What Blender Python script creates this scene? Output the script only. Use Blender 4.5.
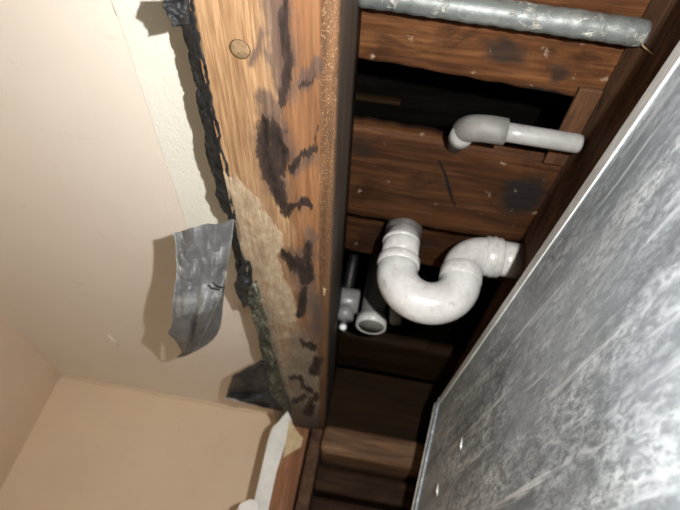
import bpy, bmesh, math, random
import numpy as np
from mathutils import Vector, Matrix

random.seed(7)
for o in list(bpy.data.objects): bpy.data.objects.remove(o)
scene = bpy.context.scene
COL = scene.collection

# ------------------------------------------------------------------ camera
# world: X right along the planks, Y along the beam away from the viewer, Z up; the phone is at the origin
FPX, CX, CY = 510.0, 340.0, 255.0
_Y = np.array([(318-CX)/FPX, -(626-CY)/FPX, -1.0]); _Y /= np.linalg.norm(_Y)
_Z = np.array([150/FPX, 692/FPX, -1.0]); _Z -= _Y*_Y.dot(_Z); _Z /= np.linalg.norm(_Z)
_X = np.cross(_Y, _Z)
M = np.array([_X, _Y, _Z])
cam = bpy.data.cameras.new('camera'); camo = bpy.data.objects.new('camera', cam); COL.objects.link(camo)
camo.matrix_world = Matrix(M.tolist()).to_4x4()
cam.sensor_width = 36; cam.lens = FPX/680*36; cam.clip_start = 0.005; cam.clip_end = 50
cam.dof.use_dof = True; cam.dof.focus_distance = 0.36; cam.dof.aperture_fstop = 9.0
scene.camera = camo

# ------------------------------------------------------------------ light
w = bpy.data.worlds.new('world'); scene.world = w; w.use_nodes = True
w.node_tree.nodes['Background'].inputs[0].default_value = (0.9, 0.87, 0.8, 1)
w.node_tree.nodes['Background'].inputs[1].default_value = 0.012
def lamp(name, loc, energy, radius, col):
    l = bpy.data.lights.new(name, 'POINT'); l.energy = energy; l.shadow_soft_size = radius; l.color = col
    o = bpy.data.objects.new(name, l); COL.objects.link(o); o.location = loc; return o
tl = bpy.data.lights.new('phone_torch_light', 'AREA'); tl.shape = 'DISK'; tl.size = .010; tl.energy = 3.4; tl.color = (1.0, .985, .96)
to = bpy.data.objects.new('phone_torch_light', tl); COL.objects.link(to)
to.matrix_world = Matrix.Translation((0.076, -0.026, 0.03)) @ Matrix(M.tolist()).to_4x4()      # faces the way the phone does
lamp('room_fill_light', (-0.50, 0.20, -0.50), 2.0, 0.10, (1.0, 0.86, 0.68))  # unseen fill lamp, added to keep the far corner from going dark
scene.view_settings.view_transform = 'Standard'
scene.view_settings.look = 'None'
scene.view_settings.exposure = 0.62
scene.view_settings.gamma = 1.0
scene.view_settings.use_curve_mapping = False

# ------------------------------------------------------------------ helpers
def ray(px, py): return M @ np.array([(px-CX)/FPX, -(py-CY)/FPX, -1.0])
def at(px, py, ax, val):
    """point where the sight line of a photo position meets a real plane of the room"""
    r = ray(px, py); return Vector((r*val/r['xyz'.index(ax)]).tolist())
def depth_at(px, py, d): return Vector((ray(px, py)*d).tolist())

def h2(ix, iy, s):
    n = (ix.astype(np.int64)*374761393 + iy.astype(np.int64)*668265263 + s*974634777) & 0xffffffff
    n = ((n ^ (n >> 13))*1274126177) & 0xffffffff
    return ((n ^ (n >> 16)) & 0xffff)/65535.0
def vnoise(x, y, s=0):
    x = np.asarray(x, float); y = np.asarray(y, float)
    ix = np.floor(x); iy = np.floor(y); fx = x-ix; fy = y-iy
    fx = fx*fx*(3-2*fx); fy = fy*fy*(3-2*fy)
    a = h2(ix, iy, s); b = h2(ix+1, iy, s); c = h2(ix, iy+1, s); d = h2(ix+1, iy+1, s)
    return (a*(1-fx)+b*fx)*(1-fy)+(c*(1-fx)+d*fx)*fy
def fbm(x, y, s=0, o=4):
    t = 0; a = .5; n = 0
    for k in range(o):
        t = t + a*vnoise(np.asarray(x)*2**k, np.asarray(y)*2**k, s+k*17); n += a; a *= .55
    return t/n-0.5

def finish(name, me, mat, parent, smooth, centre=True):
    if centre and len(me.vertices):
        co = np.empty(len(me.vertices)*3); me.vertices.foreach_get('co', co); co = co.reshape(-1, 3)
        c = (co.min(0)+co.max(0))/2
        if parent is not None: off = Vector(c.tolist())
        else: off = Vector(c.tolist())
        me.vertices.foreach_set('co', (co-c).ravel()); 
    else: off = Vector((0, 0, 0))
    if smooth:
        me.polygons.foreach_set('use_smooth', [True]*len(me.polygons))
    me.update()
    o = bpy.data.objects.new(name, me); COL.objects.link(o)
    if mat: me.materials.append(mat)
    if parent is not None:
        o.parent = parent; o.location = off - world_loc(parent)
    else: o.location = off
    return o
def world_loc(o):
    v = Vector(o.location)
    while o.parent is not None: o = o.parent; v += Vector(o.location)
    return v
def obj(name, bm, mat, parent=None, smooth=False):
    bmesh.ops.recalc_face_normals(bm, faces=bm.faces)
    me = bpy.data.meshes.new(name); bm.to_mesh(me); bm.free()
    return finish(name, me, mat, parent, smooth)
def raw(name, v, f, mat, parent=None, smooth=False):
    me = bpy.data.meshes.new(name); me.from_pydata([tuple(p) for p in v], [], f); me.update()
    return finish(name, me, mat, parent, smooth)
def empty(name, loc):
    o = bpy.data.objects.new(name, None); COL.objects.link(o); o.location = loc; o.empty_display_size = .02; return o
def tag(o, label, cat, group=None):
    o['label'] = label; o['category'] = cat
    if group: o['group'] = group
    return o
def struct(o, label=None, cat=None):
    o['kind'] = 'structure'
    if label: o['label'] = label
    if cat: o['category'] = cat
    return o
def box(x0, x1, y0, y1, z0, z1, bev=0, seg=2):
    bm = bmesh.new(); bmesh.ops.create_cube(bm, size=1)
    for v in bm.verts: v.co = ((x0+x1)/2+v.co.x*(x1-x0), (y0+y1)/2+v.co.y*(y1-y0), (z0+z1)/2+v.co.z*(z1-z0))
    if bev: bmesh.ops.bevel(bm, geom=bm.edges[:], offset=bev, segments=seg, profile=.5, affect='EDGES')
    return bm
def tube(path, rad, seg=28, cap=True):
    """swept round tube; rad a number or one per point"""
    P = [Vector(p) for p in path]; n = len(P)
    R = rad if hasattr(rad, '__len__') else [rad]*n
    T = [(P[min(i+1, n-1)]-P[max(i-1, 0)]) for i in range(n)]
    for i in range(n):
        if T[i].length < 1e-9: T[i] = T[i-1]
        T[i] = T[i].normalized()
    a = Vector((0, 0, 1)) if abs(T[0].z) < .8 else Vector((0, 1, 0))
    u = (a-T[0]*a.dot(T[0])).normalized(); v = []; f = []
    for i in range(n):
        u = (u-T[i]*u.dot(T[i])).normalized(); b = T[i].cross(u)
        for k in range(seg):
            an = 2*math.pi*k/seg; v.append(P[i]+(u*math.cos(an)+b*math.sin(an))*R[i])
    for i in range(n-1):
        for k in range(seg):
            k2 = (k+1) % seg; f.append((i*seg+k, i*seg+k2, (i+1)*seg+k2, (i+1)*seg+k))
    if cap: f.append(tuple(range(seg))[::-1]); f.append(tuple((n-1)*seg+k for k in range(seg)))
    bm = bmesh.new(); vs = [bm.verts.new(p) for p in v]
    for q in f: bm.faces.new([vs[i] for i in q])
    return bm
def collar(p0, p1, r, r_in=None, seg=28):
    """short socket with rounded rims between two points"""
    p0 = Vector(p0); p1 = Vector(p1); d = p1-p0; e = min(.0018, d.length*.2)/d.length
    r0 = r-.0016
    return tube([p0, p0+d*1e-4, p0+d*e, p0+d*.5, p1-d*e, p1-d*1e-4, p1], [r0-.004, r0, r, r, r, r0, r0-.004], seg)
def sheet(name, polys, mat, parent=None, thick=.0006, smooth=True, sub=0):
    """thin paper or plastic sheet from a grid of points (rows x cols)"""
    v = [p for row in polys for p in row]; c = len(polys[0]); f = []
    for i in range(len(polys)-1):
        for k in range(c-1): f.append((i*c+k, i*c+k+1, (i+1)*c+k+1, (i+1)*c+k))
    o = raw(name, v, f, mat, parent, smooth)
    if sub:
        s = o.modifiers.new('sub', 'SUBSURF'); s.levels = s.render_levels = sub
    m = o.modifiers.new('thickness', 'SOLIDIFY'); m.thickness = thick; m.offset = 0
    return o
def prism(pts, vec):
    """polygon pushed along vec"""
    bm = bmesh.new(); a = [bm.verts.new(p) for p in pts]; b = [bm.verts.new(Vector(p)+Vector(vec)) for p in pts]
    bm.faces.new(a); bm.faces.new(b[::-1]); n = len(pts)
    for i in range(n): bm.faces.new((a[i], b[i], b[(i+1) % n], a[(i+1) % n]))
    return bm
def set_attr(o, name, arr):
    a = o.data.attributes.new(name, 'FLOAT', 'POINT'); a.data.foreach_set('value', np.asarray(arr, np.float32))

# ------------------------------------------------------------------ materials
class NT:
    def __init__(s, name, rough=.6, metal=0.0, spec=.4):
        s.m = bpy.data.materials.new(name); s.m.use_nodes = True; s.t = s.m.node_tree; s.n = s.t.nodes; s.l = s.t.links
        s.b = s.n['Principled BSDF']; s.b.inputs['Roughness'].default_value = rough
        s.b.inputs['Metallic'].default_value = metal; s.b.inputs['Specular IOR Level'].default_value = spec
        s.co = s.n.new('ShaderNodeTexCoord').outputs['Object']
    def add(s, t, **k):
        x = s.n.new(t)
        for a, b in k.items(): setattr(x, a, b)
        return x
    def put(s, sock, v):
        if hasattr(v, 'links') or hasattr(v, 'is_linked'): s.l.new(v, sock)
        else: sock.default_value = v
    def noise(s, scale, stretch=(1, 1, 1), detail=4, rough=.6, dist=0.0, off=(0, 0, 0)):
        mp = s.add('ShaderNodeMapping'); mp.inputs['Scale'].default_value = stretch; mp.inputs['Location'].default_value = off
        s.l.new(s.co, mp.inputs['Vector'])
        n = s.add('ShaderNodeTexNoise'); n.inputs['Scale'].default_value = scale; n.inputs['Detail'].default_value = detail
        n.inputs['Roughness'].default_value = rough; n.inputs['Distortion'].default_value = dist
        s.l.new(mp.outputs[0], n.inputs['Vector']); return n.outputs['Fac']
    def ramp(s, fac, stops):
        r = s.add('ShaderNodeValToRGB'); e = r.color_ramp.elements
        while len(e) < len(stops): e.new(.5)
        for q, (p, c) in zip(e, stops):
            q.position = p; q.color = (c[0], c[1], c[2], 1) if hasattr(c, '__len__') else (c, c, c, 1)
        s.put(r.inputs[0], fac); return r.outputs[0]
    def mix(s, fac, a, b, mode='MIX'):
        x = s.add('ShaderNodeMix', data_type='RGBA', blend_type=mode)
        s.put(x.inputs[0], fac)
        for sock, v in ((x.inputs[6], a), (x.inputs[7], b)):
            s.put(sock, (v[0], v[1], v[2], 1) if isinstance(v, tuple) else v)
        return x.outputs[2]
    def math(s, op, a, b=0.0, clamp=False):
        x = s.add('ShaderNodeMath', operation=op, use_clamp=clamp); s.put(x.inputs[0], a); s.put(x.inputs[1], b); return x.outputs[0]
    def attr(s, name): return s.add('ShaderNodeAttribute', attribute_name=name).outputs['Fac']
    def bump(s, h, strength=.3, dist=.001):
        x = s.add('ShaderNodeBump'); x.inputs['Strength'].default_value = strength; x.inputs['Distance'].default_value = dist
        s.put(x.inputs['Height'], h); s.l.new(x.outputs[0], s.b.inputs['Normal'])
    def color(s, c): s.put(s.b.inputs['Base Color'], (c[0], c[1], c[2], 1) if isinstance(c, tuple) else c)

def wood(name, lo, mid, hi, stretch, scale=60, stain=0.0, rough=.7, bump=.5):
    """sawn timber; stretch squeezes the grain along one axis"""
    t = NT(name, rough, 0, .25)
    g = t.noise(scale, stretch, 6, .65, .6); g2 = t.noise(scale*4, stretch, 3, .6)
    c = t.ramp(g, [(.3, lo), (.5, mid), (.68, hi)])
    c = t.mix(t.ramp(g2, [(.35, .6), (.6, 0.0)]), c, lo)
    if stain:
        d = t.noise(14, (1, 1, 1), 6, .7, .8)
        c = t.mix(t.ramp(d, [(.5, 0.0), (.68, stain)]), c, (.012, .009, .007))
    t.color(c); t.bump(t.math('ADD', g, g2), bump, .0012)
    return t.m
GX = (.09, 1, 1); GY = (1, .09, 1); GZ = (1, 1, .09)

def m_beam():
    t = NT('beam_wood', .62, 0, .3)
    g = t.noise(95, (1, .06, 1), 6, .65, .5); g2 = t.noise(420, (1, .05, 1), 3, .6); big = t.noise(16, (1.6, .25, 1), 4, .6, .5)
    gold = t.ramp(g, [(.28, (.21, .118, .055)), (.48, (.36, .215, .108)), (.66, (.46, .305, .172))])
    oran = t.ramp(g, [(.28, (.09, .038, .017)), (.5, (.21, .094, .04)), (.7, (.31, .155, .07))])
    on = t.noise(55, (1, .12, 1), 4, .6, .3, (2, 1, 0))
    c = t.mix(t.ramp(t.math('ADD', t.attr('orange'), t.math('MULTIPLY', t.math('SUBTRACT', on, .5), 1.6)), [(.3, 0.0), (.7, 1.0)]), gold, oran)
    c = t.mix(t.ramp(g2, [(.38, .65), (.54, 0.0)]), c, (.15, .075, .034))
    g3 = t.noise(900, (1, .025, 1), 2, .5); c = t.mix(t.ramp(g3, [(.40, .4), (.5, 0.0)]), c, (.17, .085, .04))
    c = t.mix(t.ramp(big, [(.48, 0.0), (.70, .55)]), c, (.19, .105, .055))
    fn = t.noise(60, (1, .5, 1), 6, .7); fn2 = t.noise(300, (1, .3, 1), 4, .7); fn3 = t.noise(30, (1, .4, 1), 5, .65, .8, (5, 2, 1))
    film = t.ramp(fn, [(.3, (.26, .19, .12)), (.5, (.44, .345, .235)), (.7, (.54, .445, .32))])
    film = t.mix(t.ramp(fn2, [(.4, .45), (.6, 0.0)]), film, (.19, .13, .08))
    film = t.mix(t.ramp(fn3, [(.5, 0.0), (.62, .5)]), film, (.22, .155, .10))
    c = t.mix(t.math('MULTIPLY', t.attr('film'), .9), c, film)
    c = t.mix(t.attr('grime'), c, t.ramp(fn2, [(.3, (.06, .05, .04)), (.65, (.15, .13, .105))]))
    sp = t.noise(800, (1, .8, 1), 3, .6)
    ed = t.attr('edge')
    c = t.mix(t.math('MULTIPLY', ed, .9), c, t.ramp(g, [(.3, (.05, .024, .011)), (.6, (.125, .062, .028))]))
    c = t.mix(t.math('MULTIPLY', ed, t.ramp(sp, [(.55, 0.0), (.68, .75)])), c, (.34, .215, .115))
    c = t.mix(t.attr('side'), c, t.ramp(g, [(.3, (.02, .014, .010)), (.65, (.062, .044, .030))]))  # side faces darkened: oxidised tone, with grazing-light shade put into the colour
    teeth = t.noise(330, (1, .12, 1), 4, .65, .2); fine = t.noise(130, (1, .6, 1), 5, .7, .6); mid = t.noise(50, (1, .5, 1), 4, .6, .4)
    wob = t.math('ADD', t.math('ADD', t.math('MULTIPLY', t.math('SUBTRACT', teeth, .5), .9), t.math('MULTIPLY', t.math('SUBTRACT', fine, .5), 1.0)), t.math('MULTIPLY', t.math('SUBTRACT', mid, .5), .9))
    hz = t.ramp(t.math('ADD', t.attr('haze'), t.math('MULTIPLY', wob, .6)), [(.18, 0.0), (.62, .80)])
    c = t.mix(hz, c, t.ramp(g, [(.3, (.05, .032, .026)), (.7, (.115, .08, .066))]))
    sv = t.math('ADD', t.attr('stain'), wob)
    st = t.ramp(sv, [(.32, 0.0), (.52, .85), (.85, 1.0)])
    c = t.mix(st, c, t.ramp(fine, [(.35, (.007, .005, .004)), (.68, (.042, .027, .022))]))
    t.color(c)
    t.bump(t.math('ADD', t.math('ADD', g, t.math('MULTIPLY', g2, .7)), t.math('MULTIPLY', t.math('MULTIPLY', sp, ed), 2.0)), .45, .001)
    return t.m
BEAMM = m_beam()

def m_plank(name, lo, mid, hi):
    t = NT(name, .75, 0, .15)
    g = t.noise(48, (.1, 1, 1), 6, .65, .9); g2 = t.noise(260, (.06, 1, 1), 3, .6); b = t.noise(22, (.6, 1, 1), 5, .65, .6)
    c = t.ramp(g, [(.3, lo), (.5, mid), (.7, hi)])
    c = t.mix(t.ramp(g2, [(.35, .5), (.58, 0.0)]), c, lo)
    c = t.mix(t.ramp(b, [(.52, 0.0), (.68, .75)]), c, (lo[0]*.4, lo[1]*.4, lo[2]*.4))
    c = t.mix(t.attr('stain'), c, (.012, .010, .009))
    pale = t.noise(70, (1, 1, 1), 3, .6, 0, (3, 1, 2))
    c = t.mix(t.ramp(pale, [(.66, 0.0), (.76, .45)]), c, (.42, .33, .24))
    t.color(c); t.bump(t.math('ADD', g, g2), .6, .0015); return t.m
PLANK_B = m_plank('plank_wood_orange', (.028, .010, .0035), (.092, .035, .0115), (.165, .071, .025))
PLANK_C = m_plank('plank_wood_brown', (.019, .007, .0026), (.055, .021, .007), (.105, .044, .016))
JOISTM = wood('joist_wood', (.04, .021, .012), (.10, .054, .032), (.17, .095, .058), GY, 60, .6)
JOISTM.node_tree.nodes['Principled BSDF'].inputs['Specular IOR Level'].default_value = .08
LEDGER = wood('ledger_wood', (.04, .02, .010), (.10, .05, .026), (.16, .085, .045), GY, 60, .4)
CLEATM = wood('cleat_wood', (.03, .013, .006), (.075, .033, .014), (.12, .055, .024), GY, 60, .4)
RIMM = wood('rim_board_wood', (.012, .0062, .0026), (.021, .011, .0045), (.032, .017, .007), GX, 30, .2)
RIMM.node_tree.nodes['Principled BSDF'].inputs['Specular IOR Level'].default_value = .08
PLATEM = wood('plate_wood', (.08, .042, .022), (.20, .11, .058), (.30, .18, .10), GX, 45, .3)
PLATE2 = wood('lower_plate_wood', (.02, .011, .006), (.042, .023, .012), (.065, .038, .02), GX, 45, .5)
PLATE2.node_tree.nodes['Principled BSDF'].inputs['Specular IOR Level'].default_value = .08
STUDM = wood('stud_wood', (.16, .065, .03), (.30, .14, .07), (.42, .22, .12), GZ, 60, .15)
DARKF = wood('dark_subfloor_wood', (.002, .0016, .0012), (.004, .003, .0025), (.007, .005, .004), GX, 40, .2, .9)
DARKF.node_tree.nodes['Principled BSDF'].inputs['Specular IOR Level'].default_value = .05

def m_paint(name, a, b, bumpk=.12, scale=35, spots=True):
    t = NT(name, .55, 0, .3)
    n = t.noise(5, (1, 1, 1), 4, .6); f = t.noise(scale*9, (1, 1, 1), 3, .6); k = t.noise(scale, (1, 1, 1), 3, .55)
    c = t.ramp(n, [(.3, a), (.7, b)])
    if spots:
        d = t.noise(95, (1, 1, 1), 2, .5, 0, (7, 3, 1))
        c = t.mix(t.ramp(d, [(.77, 0.0), (.81, .5)]), c, (.2, .15, .1))
        sm = t.noise(18, (1, 1.5, 1), 4, .65, .5, (2, 5, 1)); c = t.mix(t.ramp(sm, [(.62, 0.0), (.78, .22)]), c, (.42, .32, .22))
    t.color(c); t.bump(t.math('ADD', k, t.math('MULTIPLY', f, .35)), bumpk, .001); return t.m
CEILM = m_paint('ceiling_paint', (.79, .705, .605), (.84, .76, .66))
WALLM = m_paint('wall_paint', (.68, .53, .375), (.74, .585, .42))
def m_strip():
    t = NT('cream_strip_paint', .6, 0, .3)
    n = t.noise(12, (1, .5, 1), 4, .6); k = t.noise(190, (1, 1, 1), 4, .6, .8)
    t.color(t.mix(t.ramp(n, [(.3, 0.0), (.7, .8)]), (.80, .785, .70), (.73, .71, .62)))
    t.bump(k, .6, .0012); return t.m
STRIPM = m_strip()

def m_galv(name, stretch, dark, mid, lite, rough=.5, metal=.45, scale=1.0):
    t = NT(name, rough, metal, .5)
    s1 = t.noise(30*scale, (1, .2, 1), 7, .75, .5); s2 = t.noise(330*scale, (1, .35, .8), 4, .75, .4); s3 = t.noise(110*scale, (1, .035, 1), 4, .65)
    b = t.noise(11*scale, (1, .5, 1), 3, .6); s4 = t.noise(75*scale, (1, .5, 1), 5, .7, .8, (1, 5, 2))
    c = t.ramp(s1, [(.36, dark), (.50, mid), (.66, lite)])
    c = t.mix(t.ramp(s4, [(.40, .7), (.54, 0.0)]), c, dark)
    c = t.mix(t.ramp(s2, [(.40, .85), (.55, 0.0)]), c, dark)
    c = t.mix(t.ramp(s3, [(.58, 0.0), (.68, .75)]), c, lite)
    c = t.mix(t.ramp(b, [(.36, .45), (.6, 0.0)]), c, mid)
    t.color(c); t.put(t.b.inputs['Roughness'], t.ramp(s1, [(.3, rough-.1), (.7, rough+.15)]))
    t.bump(s2, .25, .0006); return t.m
DUCTM = m_galv('galvanized_duct', (1, .16, 1), (.15, .172, .195), (.40, .453, .497), (.74, .80, .845), .5, .2)
DUCTE = m_galv('duct_edge_metal', (1, .16, 1), (.5, .51, .5), (.68, .69, .68), (.88, .89, .88), .45, .2)
def m_pipe():
    t = NT('galvanized_pipe_metal', .5, .35, .5)
    a = t.noise(60, (.4, 1, 1), 5, .65); s = t.noise(120, (1, 1, 1), 4, .7, .5); b = t.noise(26, (1, 1, 1), 3, .6, 0, (1, 0, 0))
    c = t.ramp(a, [(.3, (.075, .082, .078)), (.55, (.125, .135, .127)), (.72, (.18, .188, .175))])
    m = t.math('MULTIPLY', t.ramp(s, [(.5, 0.0), (.62, 1.0)]), t.ramp(b, [(.52, .10), (.64, 1.0)]))
    c = t.mix(m, c, (.40, .385, .34)); t.color(c); t.bump(t.math('MULTIPLY', s, m), .8, .002); return t.m
PIPEM = m_pipe()
def m_pvc(name, a, b, dirt=.4):
    t = NT(name, .32, 0, .5)
    n = t.noise(40, (1, 1, 1), 5, .65); d = t.noise(130, (1, 1, 1), 4, .7, 0, (4, 2, 0))
    c = t.ramp(n, [(.3, b), (.6, a)]); c = t.mix(t.ramp(d, [(.54, 0.0), (.70, dirt)]), c, (.16, .13, .10))
    t.color(c); t.bump(d, .08, .0008); return t.m
PVC = m_pvc('white_pvc', (.54, .535, .525), (.40, .388, .365))
PVC2 = m_pvc('aged_grey_pvc', (.15, .146, .136), (.09, .087, .08), .5)
PVC2.node_tree.nodes['Principled BSDF'].inputs['Roughness'].default_value = .6
PVC3 = m_pvc('dusty_pvc', (.25, .246, .238), (.18, .176, .168), .4)
RUBBER = m_pvc('dark_rubber', (.13, .125, .12), (.06, .055, .05), .4)
def m_paper(name, a, b, rough=.6, spec=.4, metal=0.0, scale=60, bmp=.4):
    t = NT(name, rough, metal, spec)
    n = t.noise(scale, (1, 1, 1), 5, .7, .4); f = t.noise(scale*12, (1, 1, 1), 3, .6)
    c = t.ramp(n, [(.38, a), (.62, b)]); c = t.mix(t.ramp(f, [(.4, .35), (.6, 0.0)]), c, a)
    t.color(c); t.bump(t.math('ADD', n, f), bmp, .0008); return t.m
GREYP = m_paper('grey_paper', (.085, .085, .085), (.15, .15, .15), .5, .5)
def m_flap():
    t = NT('scuffed_grey_paper', .5, 0, .45)
    n = t.noise(70, (1, 1, 1), 5, .7, .4); f = t.noise(700, (1, 1, 1), 3, .6); q = t.noise(45, (1, 1, 1), 3, .6, .5, (3, 3, 3))
    c = t.ramp(n, [(.33, (.085, .085, .085)), (.68, (.14, .14, .14))])
    c = t.mix(t.ramp(t.math('ADD', t.attr('scuff'), t.math('SUBTRACT', q, .5)), [(.3, 0.0), (.75, .9)]), c, t.ramp(n, [(.3, (.19, .19, .187)), (.7, (.31, .31, .305))]))
    c = t.mix(t.ramp(f, [(.4, .4), (.6, 0.0)]), c, (.07, .07, .07))
    t.color(c); t.bump(t.math('ADD', n, f), .35, .0008); return t.m
FLAPM = m_flap()
GREYL = m_paper('pale_grey_paper', (.25, .25, .245), (.40, .40, .395), .45, .5)
BLACKP = m_paper('black_felt_paper', (.005, .005, .005), (.045, .045, .044), .7, .2, 0, 130, 1.0)
BLACK2 = m_paper('black_plastic', (.010, .0105, .011), (.042, .044, .046), .45, .4, 0, 60, .8)
def m_gunk():
    t = NT('greenish_mouldy_paper', .8, 0, .2)
    n = t.noise(85, (1, .35, 1), 6, .75, .8); f = t.noise(420, (1, .4, 1), 4, .7)
    c = t.ramp(n, [(.38, (.018, .018, .014)), (.48, (.10, .10, .07)), (.56, (.17, .17, .125)), (.64, (.40, .39, .31))])
    c = t.mix(t.ramp(f, [(.42, .8), (.54, 0.0)]), c, (.03, .03, .022)); t.color(c); t.bump(t.math('ADD', n, f), 1.0, .002); return t.m
GUNK = m_gunk()
WHITEP = m_paper('white_trim_paint', (.62, .60, .55), (.74, .72, .68), .5, .4, 0, 40, .2)
TANP = m_paper('torn_tan_paper', (.42, .31, .17), (.58, .45, .28), .8, .2, 0, 80, .6)
NAILM = m_paper('old_nail_metal', (.20, .125, .06), (.40, .27, .145), .5, .4, .2, 240, .9)
CONC = m_paper('concrete', (.22, .21, .19), (.33, .31, .28), .9, .2, 0, 12, .3)
NEARBLACK = m_paper('steel_and_gap_black', (.012, .012, .012), (.03, .03, .03), .4, .5, .6)
SPOT_WHITE = m_pvc('bright_spot_white', (.9, .9, .88), (.85, .85, .83), 0.05)

# ------------------------------------------------------------------ setting
HB, HC = .29, .337                 # underside of the beam, underside of the ceiling
XL, XR = -.1412, -.0453           # beam left and right
ZP = .41                          # underside of the planks
YW, XW = 1.071, -.637             # far wall, left wall
FLOOR = -1.70
struct(obj('floor', box(-1.2, 1.2, -1.2, 1.6, FLOOR-.05, FLOOR), CONC))
XS = at(113, 0, 'z', HC).x        # paint line
ceil = struct(obj('ceiling', box(XW-.1, XL, -1.0, YW+.05, HC, HC+.013), CEILM))
# cream strip beside the beam: a slightly proud film with a wavy edge on the paint side
n = 90; v = []; f = []
ys = np.linspace(-.6, .62, n); wob = fbm(ys*30, ys*0, 3)*.0016
endx = np.clip((ys-.48)/.14, 0, 1)*.05
for y, wv, e in zip(ys, wob, endx):
    xa = min(XS+wv+e, XL-.004); v += [(xa, y, HC-.0007), (XL, y, HC-.0007), (xa, y, HC+.0005)]
for i in range(n-1):
    a = 3*i; b = a+3; f += [(a, a+1, b+1, b), (a, b, b+2, a+2)]
raw('unpainted_strip', v, f, STRIPM, ceil, False)
# thin raised paint edge along the strip
bm = tube([(XS-.0006+float(q), float(y), HC-.0002) for y, q in zip(ys[:60], wob[:60])], .0007, 6); obj('paint_ridge', bm, CEILM, ceil, True)
a = at(108, 335, 'z', HC-.0006); b = at(119, 346, 'z', HC-.0006)
obj('paint_chip', tube([a, (a+b)/2, b], [.0004, .0024, .0006], 8), CEILM, ceil, True)
struct(obj('wall_left', box(XW-.06, XW, -1.0, YW, FLOOR, HC), WALLM))
XE = -.128
wb = struct(obj('wall_back', box(XW-.06, XE, YW, YW+.013, FLOOR, HC), WALLM))
# hand-worked joint bead in the corner between ceiling and walls
pts = [(XW+(XE-XW)*t, YW-.0015, HC-.0015+.0016*math.sin(t*23)) for t in np.linspace(0, 1, 40)]
obj('caulk_bead', tube(pts, .0035, 8), WALLM, wb, True)
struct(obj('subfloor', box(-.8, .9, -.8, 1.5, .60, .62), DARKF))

# ------------------------------------------------------------------ ceiling beam
STAINS = []   # (points in beam plane, radius in x, y stretch, strength, kind)
def stain(kind, k, *pts):
    P = [at(p[0], p[1], 'z', HB) for p in pts]
    out = []
    for p, q in zip(pts, P):
        dx = (at(p[0]+1, p[1], 'z', HB)-q).x; dy = (at(p[0], p[1]+1, 'z', HB)-q).y
        out.append((q.x, q.y, p[2]*dx, dy/dx))
    STAINS.append((kind, k, out))
stain('stain', .75, (282, -10, 7), (284, 30, 6), (289, 60, 5), (286, 85, 8), (280, 105, 5))
stain('haze', .8, (278, -10, 14), (285, 60, 14), (270, 55, 8))
stain('haze', .7, (262, 35, 6), (252, 62, 5))
stain('haze', .9, (303, 82, 8), (316, 70, 7), (318, 60, 4))
stain('stain', .5, (300, 86, 3), (314, 80, 4))
stain('stain', 1, (263, 122, 6), (266, 150, 9), (273, 180, 10), (283, 205, 6))
stain('stain', .95, (275, 130, 6), (284, 150, 5), (281, 175, 4))
stain('haze', 1, (270, 115, 12), (280, 150, 14)); stain('stain', .8, (272, 128, 12), (276, 160, 10)); stain('haze', .9, (262, 100, 8), (275, 110, 8))
stain('stain', .85, (289, 168, 4), (297, 160, 4), (304, 156, 4), (313, 150, 4)); stain('stain', .6, (316, 130, 3), (315, 148, 3))
stain('haze', .7, (292, 172, 6), (312, 158, 7))
stain('stain', .85, (285, 212, 6), (296, 207, 3), (304, 200, 5), (312, 206, 4)); stain('haze', .6, (300, 205, 10))
stain('stain', 1, (285, 256, 5), (293, 263, 8), (302, 268, 7), (306, 280, 6)); stain('stain', .8, (306, 245, 5), (309, 275, 6))
stain('haze', .6, (310, 235, 8), (312, 290, 8))
stain('stain', 1, (305, 290, 4), (302, 305, 5), (300, 316, 3)); stain('stain', .9, (303, 343, 4), (312, 347, 5))
stain('stain', .9, (318, 360, 5), (314, 372, 6)); stain('stain', .9, (291, 378, 3), (300, 377, 3), (303, 386, 3), (312, 391, 3)); stain('stain', .8, (304, 396, 3), (294, 402, 3))
stain('stain', .7, (316, 395, 4), (308, 412, 6)); stain('grime', 1, (296, 432, 22), (318, 432, 16)); stain('grime', .9, (290, 415, 14), (312, 415, 14)); stain('grime', .85, (290, 405, 12), (310, 410, 9)); stain('grime', .65, (303, 345, 16), (302, 385, 22))
stain('grime', .45, (312, 300, 9), (318, 330, 10), (318, 380, 10)); stain('haze', .7, (314, 295, 8), (316, 330, 10))
stain('haze', .8, (273, 0, 16), (280, 40, 18), (284, 90, 14)); stain('haze', .8, (268, 140, 16), (278, 190, 14)); stain('haze', .7, (300, 262, 16), (306, 300, 12))
stain('grime', .35, (270, 310, 8), (278, 340, 9), (285, 380, 12))
# the pale residue: left of this line (photo row -> column) it covers the wood
FILM = [(60, 150), (140, 198), (158, 208), (170, 222), (178, 240), (186, 248), (200, 258), (215, 268), (232, 282), (245, 284), (256, 277), (268, 281), (285, 289), (300, 296), (325, 301), (345, 312), (370, 320), (440, 326)]
FP = sorted([(at(b, a, 'z', HB).y, at(b, a, 'z', HB).x) for a, b in FILM])

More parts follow.
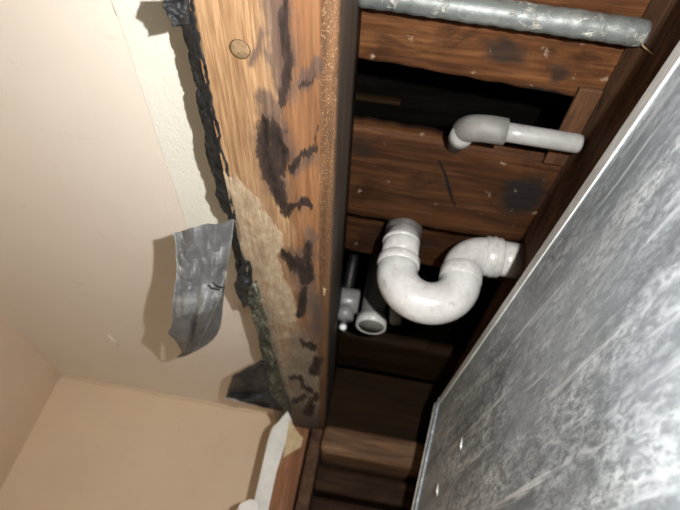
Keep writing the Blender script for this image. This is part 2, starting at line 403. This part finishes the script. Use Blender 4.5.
def beam():
    # section: left side up the bottom round the eased right edge and up the right side
    W = 150; r = .007; prof = []
    prof += [(XL, ZP, 0), (XL, HB+.03, 0), (XL, HB+.004, 0)]
    for i in range(W+1): prof.append((XL+.0015+(XR-r-XL-.0015)*i/W, HB, 1))
    for k in range(1, 9): a = math.pi/2*k/8; prof.append((XR-r+r*math.sin(a), HB+r-r*math.cos(a), 2))
    for z in (HB+.02, HB+.04, HB+.06, HB+.08, ZP): prof.append((XR, z, 3))
    ys = np.concatenate([np.linspace(-.5, .10, 14)[:-1], .10*(YW/.10)**np.linspace(0, 1, 640)])
    nx = len(prof); ny = len(ys)
    px = np.array([p[0] for p in prof]); pz = np.array([p[1] for p in prof]); kk = np.array([p[2] for p in prof])
    X = np.tile(px, (ny, 1)); Z = np.tile(pz, (ny, 1)); Y = np.repeat(ys[:, None], nx, 1)
    A = {k: np.zeros_like(X) for k in ('stain', 'haze', 'grime', 'film', 'edge', 'orange', 'side')}
    wx = fbm(X*120, Y*45, 5)*.010+fbm(X*500, Y*120, 6)*.004; wy = fbm(X*200, Y*50, 9)*.035
    jag = fbm(X*700, Y*25, 21, 3)*.03     # the stains bleed along the grain in teeth
    for kind, k, pts in STAINS:
        D = np.full_like(X, 9.)
        for i in range(max(1, len(pts)-1)):
            a = pts[i]; b = pts[min(i+1, len(pts)-1)]; s = (a[3]+b[3])/2
            ux, uy = b[0]-a[0], (b[1]-a[1])/s; L = ux*ux+uy*uy+1e-12
            dx = X+wx*.55-a[0]; dy = (Y+(wy+jag)*.45*min(1, s*.5)-a[1])/s
            t = np.clip((dx*ux+dy*uy)/L, 0, 1); rr = a[2]+(b[2]-a[2])*t
            D = np.minimum(D, np.hypot(dx-ux*t, dy-uy*t)/rr)
        soft = {'stain': 1.5, 'haze': 1.6, 'grime': .8}[kind]
        m = np.clip((1+soft*.42-D)/soft, 0, 1)*k; A[kind] = np.maximum(A[kind], m)
    fx = np.interp(Y+fbm(X*150, Y*40, 31)*.02, [p[0] for p in FP], [p[1] for p in FP])+fbm(X*0+3, Y*90, 33)*.008
    film = np.clip((fx-X)/.0016+.5, 0, 1)
    # worn holes in the residue
    hol = np.clip((fbm(X*60, Y*26, 41)-.16)*14, 0, 1)*np.clip((Y-.3)*8, 0, 1)*.8; film = film*(1-hol)
    A['film'] = film*(kk == 1)
    A['orange'] = np.clip((X-(-.088+fbm(X*0, Y*8, 51)*.03))/.012, 0, 1)
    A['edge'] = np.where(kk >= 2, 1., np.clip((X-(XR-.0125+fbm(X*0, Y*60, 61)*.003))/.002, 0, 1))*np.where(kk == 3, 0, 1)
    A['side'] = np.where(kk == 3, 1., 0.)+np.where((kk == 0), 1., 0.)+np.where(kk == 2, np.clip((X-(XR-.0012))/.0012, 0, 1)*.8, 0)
    flat = (kk == 1)
    Z = Z-flat*(film*.0009*np.clip(.6+fbm(X*90, Y*40, 71)*2, .3, 1.4)) + flat*np.clip(A['stain'], 0, 1)*.0005 + flat*fbm(X*260, Y*14, 81)*.0011
    # ragged left arris and chewed right arris
    rag = np.clip((XL+.006-X)/.006, 0, 1)*flat; Z += rag*(.0015+fbm(X*0, Y*70, 91)*.003)
    X = X+np.where(kk == 2, fbm(Y*150, X*50, 95)*.0014, 0)
    v = np.stack([X, Y, Z], -1).reshape(-1, 3); f = []
    idx = np.arange(nx*ny).reshape(ny, nx)
    q = np.stack([idx[:-1, :-1], idx[1:, :-1], idx[1:, 1:], idx[:-1, 1:]], -1).reshape(-1, 4).tolist()
    q += [(int(idx[i, nx-1]), int(idx[i+1, nx-1]), int(idx[i+1, 0]), int(idx[i, 0])) for i in range(ny-1)]
    q += [idx[0].tolist(), idx[-1].tolist()[::-1]]
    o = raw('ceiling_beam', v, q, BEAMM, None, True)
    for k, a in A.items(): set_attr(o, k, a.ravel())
    return o
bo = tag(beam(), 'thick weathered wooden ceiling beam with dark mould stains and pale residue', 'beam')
c = at(240, 49, 'z', HB); r = .0066
bm = tube([c+Vector((0, 0, .002)), c+Vector((0, 0, -.0004)), c+Vector((0, 0, -.0008)), c+Vector((0, 0, -.0011))], [r*.98, r, r*.9, r*.5], 24)
nl = obj('nail_head', bm, NAILM, bo, True)
obj('nail_recess', tube([c+Vector((0, 0, .002)), c+Vector((0, 0, -.00045)), c+Vector((0, 0, -.0005))], [r*1.07, r*1.07, r*.9], 24), JOISTM, bo, True); nl['label'] = 'round flush nail head'
# splinter of bright wood on the right edge
c = at(323, 288, 'z', HB-.001)
obj('splinter', prism([c, c+Vector((.003, .004, 0)), c+Vector((.002, .018, .001)), c+Vector((.0005, .016, .001))], (0, 0, .002)), TANP, bo)

# ------------------------------------------------------------------ planks above
def plank(name, x0, x1, yA, yB, mat, stains=(), thick=.022, ra=.003, seed=1, tilt=0.0, z=ZP):
    """plank along X: yA(x) near edge, yB(x) far edge, underside gridded"""
    nx, ny = 90, 34; xs = np.linspace(x0, x1, nx); v = []; f = []; S = []
    ea = fbm(xs*60, xs*0, seed)*ra*2; eb = fbm(xs*60, xs*0, seed+5)*ra*2
    for layer in (0, 1):
        for j in range(ny):
            t = j/(ny-1)
            for i, x in enumerate(xs):
                y = (yA[0]+(yA[1]-yA[0])*(x-x0)/(x1-x0)+ea[i])*(1-t)+(yB[0]+(yB[1]-yB[0])*(x-x0)/(x1-x0)+eb[i])*t
                rd = .0022*(max(0, 1-t*ny/2)+max(0, 1-(1-t)*ny/2)) if layer == 0 else 0
                v.append((x, y, z+rd+tilt*(t-.5) if layer == 0 else z+thick))
    V = np.array(v); m = nx*ny
    V[:m, 2] += fbm(V[:m, 0]*25, V[:m, 1]*160, seed+9)*.0014
    st = np.zeros(len(V))
    for (sx, sy, rx, ry, k) in stains:
        d = np.hypot((V[:, 0]-sx+fbm(V[:, 0]*70, V[:, 1]*90, seed+3)*.02)/rx, (V[:, 1]-sy+fbm(V[:, 0]*70, V[:, 1]*90, seed+4)*.02)/ry)
        st = np.maximum(st, np.clip((1.3-d)/.6, 0, 1)*k)
    for j in range(ny-1):
        for i in range(nx-1):
            a = j*nx+i; f += [(a, a+nx, a+nx+1, a+1), (m+a, m+a+1, m+a+nx+1, m+a+nx)]
    for i in range(nx-1): f += [(i, i+1, m+i+1, m+i), ((ny-1)*nx+i+1, (ny-1)*nx+i, m+(ny-1)*nx+i, m+(ny-1)*nx+i+1)]
    for j in range(ny-1): f += [(j*nx, m+j*nx, m+(j+1)*nx, (j+1)*nx), (j*nx+nx-1, (j+1)*nx+nx-1, m+(j+1)*nx+nx-1, m+j*nx+nx-1)]
    o = raw(name, V, f, mat, None, True); set_attr(o, 'stain', st)
    return o
def P(px, py): q = at(px, py, 'z', ZP); return q.x, q.y
X0, X1 = -.135, .20
pa = tag(plank('subfloor_plank', X0, X1, (.02, .02), (.2055, .2055), PLANK_B, [], seed=11), 'orange-brown plank above the galvanized pipe, topmost in view', 'plank', 'subfloor planks')
sx, sy = P(505, 52); s2 = P(560, 70); s3 = P(545, 92)
tag(plank('subfloor_plank', X0, X1, (.2065, .2065), (.262, .279), PLANK_B, [(sx, sy, .016, .012, .8), (s2[0], s2[1], .01, .01, .7), (s3[0], s3[1]+.004, .022, .006, .9)], seed=21, ra=.0018), 'orange-brown plank just below the galvanized pipe with black stains', 'plank', 'subfloor planks')
sx, sy = P(522, 195); s2 = P(445, 182); s3 = P(365, 150)
tag(plank('subfloor_plank', X0, X1, (.343, .352), (.478, .487), PLANK_C, [(sx, sy, .022, .03, .95), (s3[0], s3[1], .012, .012, .5)], seed=31, ra=.003), 'wide dark brown plank between the two plastic pipes', 'plank', 'subfloor planks')
tag(plank('subfloor_plank', X0, X1, (.498, .505), (.588, .612), PLANK_C, [(.03, .55, .05, .02, .6)], seed=41, ra=.003, z=.440), 'narrow dark plank behind the top of the white trap', 'plank', 'subfloor planks')
tag(plank('subfloor_plank', X0, X1, (.80, .81), (.93, .93), RIMM, [], seed=51, ra=.003), 'dark plank edge below the grey drain pipe, far end', 'plank', 'subfloor planks')
# crack in the wide plank, drawn as a thin dark tube
c0 = Vector((*P(439, 160), ZP-.0004)); c1 = Vector((*P(449, 188), ZP-.0004)); c2 = Vector((*P(455, 206), ZP-.0004))
ck = obj('plank_crack', tube([c0, (c0+c1)/2+Vector((.0015, 0, 0)), c1, c2], [.0006, .0013, .0022, .0006], 6), NEARBLACK, None)
tag(ck, 'thin dark crack in the wide dark brown plank', 'splinter')

# right joist with its ledger strip
jo = tag(obj('floor_joist', box(.168, .206, -.5, .92, .2935, ZP, .003), JOISTM), 'dark brown floor joist running beside the galvanized duct', 'joist')
tag(obj('ledger_strip', box(.1475, .1678, .262, .350, .4035, .4085, .0015), CLEATM), 'thin brown wooden cleat fixed along the right-hand joist', 'cleat')
# cobweb thread by the pipe end
a = at(640, 41, 'x', .167); b = at(653, 54, 'x', .167)
tag(obj('thread', tube([a, (a+b)/2+Vector((-.001, .001, .002)), b], .0005, 6), TANP), 'pale curled thread on the joist by the galvanized pipe', 'thread')

# far framing
tag(obj('rim_board', box(-.045, .30, .935, .97, .2865, .4085, .002), RIMM), 'flat dark brown board closing the far end of the cavity', 'board')
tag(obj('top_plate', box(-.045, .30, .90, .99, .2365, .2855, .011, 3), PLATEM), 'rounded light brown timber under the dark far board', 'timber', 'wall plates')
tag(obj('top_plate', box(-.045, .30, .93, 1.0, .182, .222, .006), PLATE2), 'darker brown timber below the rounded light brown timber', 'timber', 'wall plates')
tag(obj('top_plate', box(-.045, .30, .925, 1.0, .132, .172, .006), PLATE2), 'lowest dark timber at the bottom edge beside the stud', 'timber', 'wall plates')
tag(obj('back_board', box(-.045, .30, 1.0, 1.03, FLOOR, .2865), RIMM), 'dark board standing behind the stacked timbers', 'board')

# ------------------------------------------------------------------ galvanized pipe
zc = .389; a = at(500, 13, 'z', zc); b = at(640, 33, 'z', zc); sl = (b.y-a.y)/(b.x-a.x)
def gp(x): return Vector((x, a.y+(x-a.x)*sl, zc))
xs = np.linspace(XR, .168, 60)
tag(obj('galvanized_pipe', tube([gp(float(x)) for x in xs], [.0098+.0003*math.sin(i*1.7)+.0002*math.sin(i*.6) for i in range(60)], 32), PIPEM, None, True), 'corroded grey galvanized steel pipe crossing the top of the cavity', 'pipe')

# ------------------------------------------------------------------ supply pipe with elbow
zc = .385; a = at(497, 130.5, 'z', zc); b = at(580, 144, 'z', zc); d = (b-a).normalized()
t = empty('elbow_pipe', a); tag(t, 'grey plastic pipe with a rounded elbow in the dark gap', 'pipe')
r = .0088
obj('pipe', tube([a, a+d*.02, b-d*.003, b, b+d*.0001], [r, r, r, r*.93, r*.6], 28), PVC3, t, True)
e = a-d*.004; leg = Vector((.0, .80, .60)).normalized(); R = .0125
pth = [e+d*.012, e+d*.0115]
for k in range(13):
    u = k/12; q = e-d*.004; pth.append((q+d*.006)*(1-u)**2 + (q-d*.018)*2*u*(1-u) + (q-d*.018+leg*.02)*u*u)
obj('elbow', tube(pth, [.0088]+[.0124]+[.0124]*13, 28), PVC2, t, True)
q = e-d*.024+Vector((-.001, .006, -.004))+leg*.008
obj('socket', collar(q, q+leg*.016, .0112), PVC2, t, True)
obj('riser', tube([q+leg*.01, q+leg*.05], .0075, 20), PVC2, t, True)

# ------------------------------------------------------------------ P trap
YT = .492
c = at(428.5, 276.5, 'y', YT); R = .0365; r = .0238
t = empty('drain_trap', (c.x, YT, c.z-R-r)); tag(t, 'white plastic P trap with dirty sockets hanging in the cavity', 'drain trap')
lx, rx = c.x-R, c.x+R
pth = [Vector((lx, YT, c.z+.016))]+[Vector((c.x+R*math.cos(an), YT, c.z+R*math.sin(an))) for an in np.linspace(math.pi, 2*math.pi, 33)]+[Vector((rx, YT, c.z+.006))]
ub = obj('u_bend', tube(pth, [r*(.94 if i in (0,) else 1) for i in range(len(pth))], 36), PVC, t, True)
obj('socket', collar((lx, YT, c.z+.006), (lx, YT, c.z+.0185), r+.0012), PVC, t, True)
obj('inlet_pipe', tube([(lx, YT, c.z+.012), (lx+.001, YT, c.z+.058)], r*.92, 36), PVC, t, True)
for k in range(1):
    z = c.z+.040+k*.0085; obj('ring', collar((lx, YT, z), (lx, YT, z+.0055), r*.955+.0002*k), PVC, t, True)
cp = obj('coupling', tube([(lx+.001, YT, c.z+.053), (lx+.001, YT, c.z+.056), (lx+.0015, YT-.000, c.z+.066), (lx+.002, YT+.004, c.z+.076), (lx+.002, YT+.010, c.z+.085), (lx+.002, YT+.02, c.z+.10)], [r*.88, r*.93, r*.93, r*.9, r*.8, r*.7], 32), RUBBER, t, True); cp['label'] = 'dark grey rubber coupling'
# outlet: tilted socket, sweep elbow, horizontal pipe to the joist
obj('socket', collar((rx, YT, c.z-.002), (rx+.0015, YT, c.z+.017), r+.0008), PVC, t, True)
ez = c.z+.015; Re = .0285; pth = []
for an in np.linspace(0, math.pi/2, 15): pth.append(Vector((rx+.001+Re*(1-math.cos(an)), YT, ez+Re*math.sin(an))))
hx, hz = pth[-1].x, pth[-1].z
obj('elbow', tube(pth+[Vector((hx+.004, YT, hz))], r*.93, 36), PVC, t, True)
obj('socket', collar((hx-.003, YT, hz), (hx+.018, YT, hz), r*1.02), PVC, t, True)
obj('ring', collar((hx+.006, YT, hz), (hx+.010, YT, hz), r*1.06), PVC, t, True)
obj('outlet_pipe', tube([(hx+.014, YT, hz), (.1678, YT, hz)], r*.9, 36), PVC, t, True)

# drain pipes deeper in the hole
YD = .66
a = at(366, 262, 'y', YD); b = at(371, 325, 'y', YD)
t = empty('drain_pipe', b); tag(t, 'dull grey drain pipe in a white ring behind the trap', 'pipe')
dv = Vector((0, 0, 1)); r = .0175
obj('pipe', tube([b+dv*-.004, b+dv*.1, b+dv*.24], r, 28), PVC2, t, True)
rg = bmesh.new()
seg = 40; ring = []
for k in range(seg):
    an = 2*math.pi*k/seg; ring.append([b+Vector((math.cos(an)*q, math.sin(an)*q, zz)) for q, zz in ((.0185, -.004), (.0222, -.004), (.0222, .012), (.0185, .012))])
rv = [[rg.verts.new(p) for p in s] for s in ring]
for k in range(seg):
    for m in range(4): rg.faces.new((rv[k][m], rv[k][(m+1) % 4], rv[(k+1) % seg][(m+1) % 4], rv[(k+1) % seg][m]))
obj('ring', rg, PVC, t, True)
a = at(343, 300, 'y', .70); 
t = empty('pipe_fitting', a); tag(t, 'short white pipe fitting beside the beam, behind the trap', 'pipe fitting')
obj('hub', collar(a+Vector((-.014, 0, .0)), a+Vector((.026, 0, .0)), .0205), PVC3, t, True)
obj('neck', tube([a+Vector((.006, 0, -.014)), a+Vector((.008, 0, -.034))], .014, 24), PVC3, t, True)
obj('riser', tube([a+Vector((.004, 0, .015)), a+Vector((.004, .0, .22))], .009, 24), NEARBLACK, t, True)  # added part, coloured near black to pass for the dark of the hole
a = at(343, 327, 'y', .72)  # invented white bead and stem, painting in a small lit spot
bm = bmesh.new(); bmesh.ops.create_uvsphere(bm, u_segments=20, v_segments=12, radius=.0058)
for q in bm.verts: q.co = Vector((q.co.x, q.co.y*.7, q.co.z))+a
t = obj('bright_spot_bead', bm, SPOT_WHITE, None, True); tag(t, 'tiny white bead standing in for a bright spot beside the beam, below the fitting', 'cap')
obj('stem', tube([a+Vector((0, .003, 0)), a+Vector((0, .08, .03)), a+Vector((0, .09, .10))], .003, 10), RUBBER, t, True)
a = at(396, 318, 'y', .64)
tag(obj('grey_bracket', tube([a+Vector((0, 0, -.008)), a+Vector((-.004, 0, .03)), a+Vector((-.01, 0, .22))], [.008, .009, .009], 20), PVC2, None, True), 'slim grey pipe mostly hidden behind the trap bend', 'pipe')
# wooden lath inside the upper gap
c0 = at(356, 103, 'z', .575); tag(obj('lath', box(c0.x-.05, c0.x+.06, c0.y, c0.y+.006, .588, .5998, .002), RIMM), 'faint lath deep inside the dark upper gap', 'lath')

# ------------------------------------------------------------------ galvanized duct
D0 = Vector((.1465, .153, .29)); D1 = Vector((.120, .737, .29)); dd = (D1-D0)/(D1.y-D0.y)   # top edge line
lean = .125                                     # face leans in towards the bottom
def dp(y, z): q = D0+dd*(y-D0.y); return Vector((q.x-(.29-z)*lean, y, z))
yA, yB, zB = -.55, .737, -.32
root = empty('air_duct', dp(.1, zB)); tag(root, 'large galvanized sheet-metal air duct with white zinc streaks', 'duct')
dep = .30
def endy(z): return yB+(.29-z)*.10
ny, nz = 60, 24; v = []; f = []
for i in range(ny+1):
    for k in range(nz+1):
        z = .29+(zB-.29)*k/nz; y = yA+(endy(z)-yA)*i/ny
        q = dp(y, z); q.x += float(fbm(y*9, z*11, 5))*.0035*min(1, k*.5); v.append(q)
m = len(v)
for i in range(ny):
    for k in range(nz): a = i*(nz+1)+k; f.append((a, a+1, a+nz+2, a+nz+1))
# far end, top and back
bk = [dp(yA, .29)+Vector((dep, 0, 0)), dp(endy(.29), .29)+Vector((dep, 0, 0)), dp(endy(zB), zB)+Vector((dep, 0, 0)), dp(yA, zB)+Vector((dep, 0, 0))]
v += bk; g = lambda i, k: i*(nz+1)+k
f += [[g(i, 0) for i in range(ny+1)]+[m+1, m], [g(ny, k) for k in range(nz+1)]+[m+2, m+1], [g(i, nz) for i in range(ny, -1, -1)]+[m+3, m+2], [g(0, k) for k in range(nz, -1, -1)]+[m, m+3], [m, m+1, m+2, m+3]]
body = raw('panel', v, f, DUCTM, root, False)
# folded hem along the top edge, proud of the panel
hm = [dp(y, .29) for y in np.linspace(yA, endy(.29)-.004, 40)]
pv = []; w_ = .0125
for q in hm:
    wv = w_*(.75+.25*min(1, max(0, (.737-q.y)/.5)))
    b_ = Vector((q.x-wv*lean, q.y, q.z-wv)); pv.append((q+Vector((-.0014, 0, .0008)), b_+Vector((-.0014, 0, 0)), b_+Vector((.0004, 0, 0)), q+Vector((.004, 0, .0008))))
v = [p for s in pv for p in s]; f = []
for i in range(len(pv)-1):
    for k in range(4): a = 4*i; f.append((a+k, a+(k+1) % 4, a+4+(k+1) % 4, a+4+k))
f += [(0, 1, 2, 3), tuple(4*(len(pv)-1)+k for k in (3, 2, 1, 0))]
hem = raw('hem', v, f, DUCTE, root, False); hem['label'] = 'bright folded edge'
# end flange and bead
fl = []
for k in range(30):
    z = .291+(zB-.291)*k/29; fl.append(dp(endy(z)-.003, z)+Vector((-.001, 0, 0)))
obj('end_bead', tube(fl, .0022, 10), DUCTE, root, True)
obj('end_seam', tube([q+Vector((0, -.022, 0))+Vector((.0012, 0, 0)) for q in fl], .0022, 10), DUCTM, root, True)
for (px, py) in ((462, 446), (438, 491)):
    r_ = ray(px, py); lo, hi = .1, 3.
    for _ in range(40):
        mid = (lo+hi)/2; q = r_*mid
        if q[0] < dp(q[1], q[2]).x: lo = mid
        else: hi = mid
    q = Vector((r_*lo).tolist())
    obj('dent', tube([q+Vector((-.0004, -.001, .008)), q+Vector((-.001, 0, 0)), q+Vector((-.0004, .001, -.006))], [.0004, .0014, .0004], 8), DUCTE, root, True)

# ------------------------------------------------------------------ torn paper
# large grey flap hanging from the beam edge; rows of outline pairs (left, right) with their height
rows = [((173.5, 232), (234.5, 220), .289, .2885), ((175, 247), (232, 240), .280, .285), ((176.5, 262), (229, 256), .271, .281), ((176.5, 276), (226, 270), .262, .277),
        ((174, 290), (223.5, 284), .2545, .2695), ((172.5, 304), (219.5, 298), .250, .262), ((172, 316), (214.5, 312), .2485, .2575), ((181, 325), (208, 326), .2515, .2575), ((186, 337), (200, 341), .2575, .2605), ((184, 352), (192, 353), .265, .2635)]
G = []; C_ = 22; NR = 34
def crumple(u, w, s):
    """creased sheet: folded ridges rather than soft waves"""
    a = abs(float(fbm(u*2.1+w*.9, w*2.6-u*.4, s, 2)))*2; b = abs(float(fbm(u*4.5-w*2, w*5+u, s+7, 2)))
    return a*.012+b*.006
for i in range(NR):
    w_ = i/(NR-1); sidx = w_*(len(rows)-1); k0 = min(int(sidx), len(rows)-2); fr = sidx-k0
    A_, B_ = rows[k0], rows[k0+1]
    L = [A_[0][m]+(B_[0][m]-A_[0][m])*fr for m in (0, 1)]; Rr = [A_[1][m]+(B_[1][m]-A_[1][m])*fr for m in (0, 1)]
    zl = A_[2]+(B_[2]-A_[2])*fr; zr = A_[3]+(B_[3]-A_[3])*fr; row = []
    for k in range(C_):
        u = k/(C_-1); eg = float(fbm(i*.45, 4 if u < .5 else 9, 71))*2.2*abs(u-.5)*2
        px = L[0]+(Rr[0]-L[0])*u+eg; py = L[1]+(Rr[1]-L[1])*u+(float(fbm(u*7, 2, 3))*5 if i == 0 else float(fbm(u*7, 2, 3))*5*max(0, 1-w_*6))
        z = zl+(zr-zl)*u-crumple(u, w_, 3)+.003-.024*min(1, (1-u)*1.3+w_*1.6)
        if w_ > .42: z -= .0035*math.sin(min(1, (w_-.42)*3)*math.pi)*math.sin(u*math.pi)
        row.append(at(px, py, 'z', z))
    G.append(row)
fl_ = empty('torn_paper_flap', G[0][-1]); tag(fl_, 'large grey torn paper flap hanging from the beam edge', 'paper')
fs = sheet('flap_sheet', G, FLAPM, fl_, .0006, False, 0)
set_attr(fs, 'scuff', [max(0, 1-abs((i/(NR-1)-.60)/.22))*min(1, 3*math.sin(math.pi*min(1, k/(C_-1)*1.05)))+(.9 if k in (0, C_-1) else 0) for i in range(NR) for k in range(C_)])
# folded tongue behind the lower right side, and the curled tip
T = []
for ri, (a, b, z) in enumerate([((205, 280), (226, 270), .285), ((203, 296), (224.5, 290), .284), ((201, 312), (222.5, 309), .283), ((197, 328), (221.5, 322), .282), ((192, 341), (219, 333), .281), ((184, 351), (209, 345), .28), ((176, 358), (186, 356), .279)]):
    T.append([at(a[0]+(b[0]-a[0])*k/6, a[1]+(b[1]-a[1])*k/6, 'z', z-.024+float(fbm(k*.5, ri*.6, 14))*.004) for k in range(7)])
sheet('folded_tongue', T, GREYP, fl_, .0007, True, 1)
T = []
for ri, (a, b, z) in enumerate([((172, 318), (190, 318), .262), ((173, 327), (190, 328), .259), ((165, 333), (188, 340), .258), ((175, 338), (186, 349), .261), ((181, 350), (185, 354), .265)]):
    T.append([at(a[0]+(b[0]-a[0])*k/5, a[1]+(b[1]-a[1])*k/5, 'z', z-.038+float(fbm(k*.7, ri*.8, 24))*.003) for k in range(6)])
sheet('curled_tip', T, GREYP, fl_, .0007, False, 1)
a = at(213.5, 283, 'z', .228); b = at(217, 286.5, 'z', .228); c = at(224, 288, 'z', .234)
obj('staple', tube([a, b, c], .0009, 8), NEARBLACK, fl_, True)

def ragged(name, label, pin, pout, zi, zo, mat, seed, amp=3., n=90, cols=7, zr=.004, thick=.0008, parent=None, fray=1.0):
    """torn strip along the beam edge: inner line and outer line given along the edge"""
    rows = []
    def interp(pl, t):
        s = t*(len(pl)-1); i = min(int(s), len(pl)-2); u = s-i
        return pl[i][0]+(pl[i+1][0]-pl[i][0])*u, pl[i][1]+(pl[i+1][1]-pl[i][1])*u
    for i in range(n):
        t = i/(n-1); A = interp(pin, t); B = interp(pout, t)
        j = float(fbm(t*n*.16, 1.3, seed, 4))*amp*2
        A = (A[0]+float(fbm(t*n*.14, 5.5, seed+31, 4))*amp*1.6, A[1])
        B = (B[0]+j, B[1]+float(fbm(t*n*.2, 9, seed))*amp*fray); row = []
        for k in range(cols):
            u = k/(cols-1); z = zi+(zo-zi)*u+float(fbm(t*n*.13, u*2.5, seed+2, 3))*zr*2*min(1, u*3)
            row.append(at(A[0]+(B[0]-A[0])*u, A[1]+(B[1]-A[1])*u, 'z', z))
        rows.append(row)
    o = sheet(name, rows, mat, parent, thick, True, 0)
    if label: tag(o, label, 'paper')
    return o
ragged('felt_strip', 'ragged black felt paper strip along the upper beam edge', [(191, -6), (202, 50), (214, 108), (226, 165), (237, 220)], [(177, -6), (186, 45), (197, 96), (209, 160), (222, 213)], .2895, .300, BLACKP, 5, 4.5, 150, 9, .004, .0009)
ragged('felt_strip', 'narrow black torn paper edge beside the grey flap', [(233, 213), (239, 245), (247, 275), (252, 300)], [(228, 215), (231, 245), (237, 272), (247, 300)], .2885, .298, BLACKP, 15, 2.5, 60)
ragged('felt_strip', 'black crumpled paper wad sticking out below the grey flap', [(250, 262), (253, 282), (257, 298)], [(242, 258), (235, 285), (243, 308)], .287, .288, BLACK2, 25, 2.6, 44, 9, .005)
ragged('paper_scrap', 'small dark grey paper scrap at the top of the beam edge', [(188, -8), (189, 8), (190, 24)], [(164, -8), (163, 6), (174, 27)], .2885, .278, BLACK2, 35, 2.0, 30, 9, .008)
ragged('mouldy_strip', 'greenish mouldy paper strip along the lower beam edge', [(256, 280), (262, 305), (269, 330), (276, 360), (284, 388), (291, 414)], [(246, 288), (249, 305), (256, 330), (262, 358), (266, 385), (275, 410)], .2845, .285, GUNK, 45, 3.2, 130, 10, .0045)
scrap = ragged('plastic_scrap', 'black torn plastic scrap sticking out at the far beam end', [(268, 362), (266, 376), (272, 394), (283, 411)], [(262, 360), (233, 376), (225, 397), (262, 407)], .285, .275, BLACK2, 55, 2.0, 40, 12, .010, .0012)
# pale torn rim on the scrap
pts = [at(224+i*3.2, 397+i*1.0+math.sin(i*1.3), 'z', .272) for i in range(9)]
obj('torn_rim', tube(pts, [.0009, .0014, .001, .0016, .0011, .0013, .0009, .001, .0005], 6), GREYL, scrap, True)

# ------------------------------------------------------------------ stud under the far beam end
YS = .955
def ps(pts, y, thick): return prism([at(a, b, 'y', y) for a, b in pts], (0, thick, 0))
x0 = at(277, 470, 'y', YS).x; x1 = at(303, 470, 'y', YS).x
tag(obj('stud', box(x0, x1-.004, YS, YS+.07, FLOOR, HB-.002, .003), STUDM), 'reddish wooden stud standing under the far beam end', 'stud')
tag(obj('stud_edge_strip', box(x1+.001, -.0465, YS-.01, YS+.06, FLOOR, HB-.002, .003), LEDGER), 'brown wooden edge strip right of the reddish stud', 'strip')
YTR = .864
tp = [at(a, b, 'y', YTR) for a, b in [(272, 428), (279, 421), (287.5, 411), (292, 421), (284, 448), (277, 470), (268, 511)]]
lo = at(252, 511, 'y', YTR); tp += [Vector((tp[-1].x-.004, YTR, FLOOR)), Vector((lo.x-.004, YTR, FLOOR)), lo, at(268, 440, 'y', YTR)]
t = obj('white_trim', prism(tp, (0, .004, 0)), WHITEP)
tag(t, 'white painted trim strip with a torn pointed top, beside the stud', 'trim')
obj('torn_paper', ps([(290, 419), (296, 430), (303, 438), (301, 447), (292, 452), (283, 458), (286, 440)], YTR-.002, .0015), TANP, t)
sp_ = [at(a, b, 'y', YTR-.012) for a, b in [(237, 512), (240, 504), (250, 499), (258, 502), (259, 512)]]
sp_ += [Vector((sp_[-1].x, YTR-.012, FLOOR)), Vector((sp_[0].x, YTR-.012, FLOOR))]
tag(obj('trim_scrap', prism(sp_, (0, .010, 0)), WHITEP), 'small white trim piece at the bottom edge of the view', 'trim')
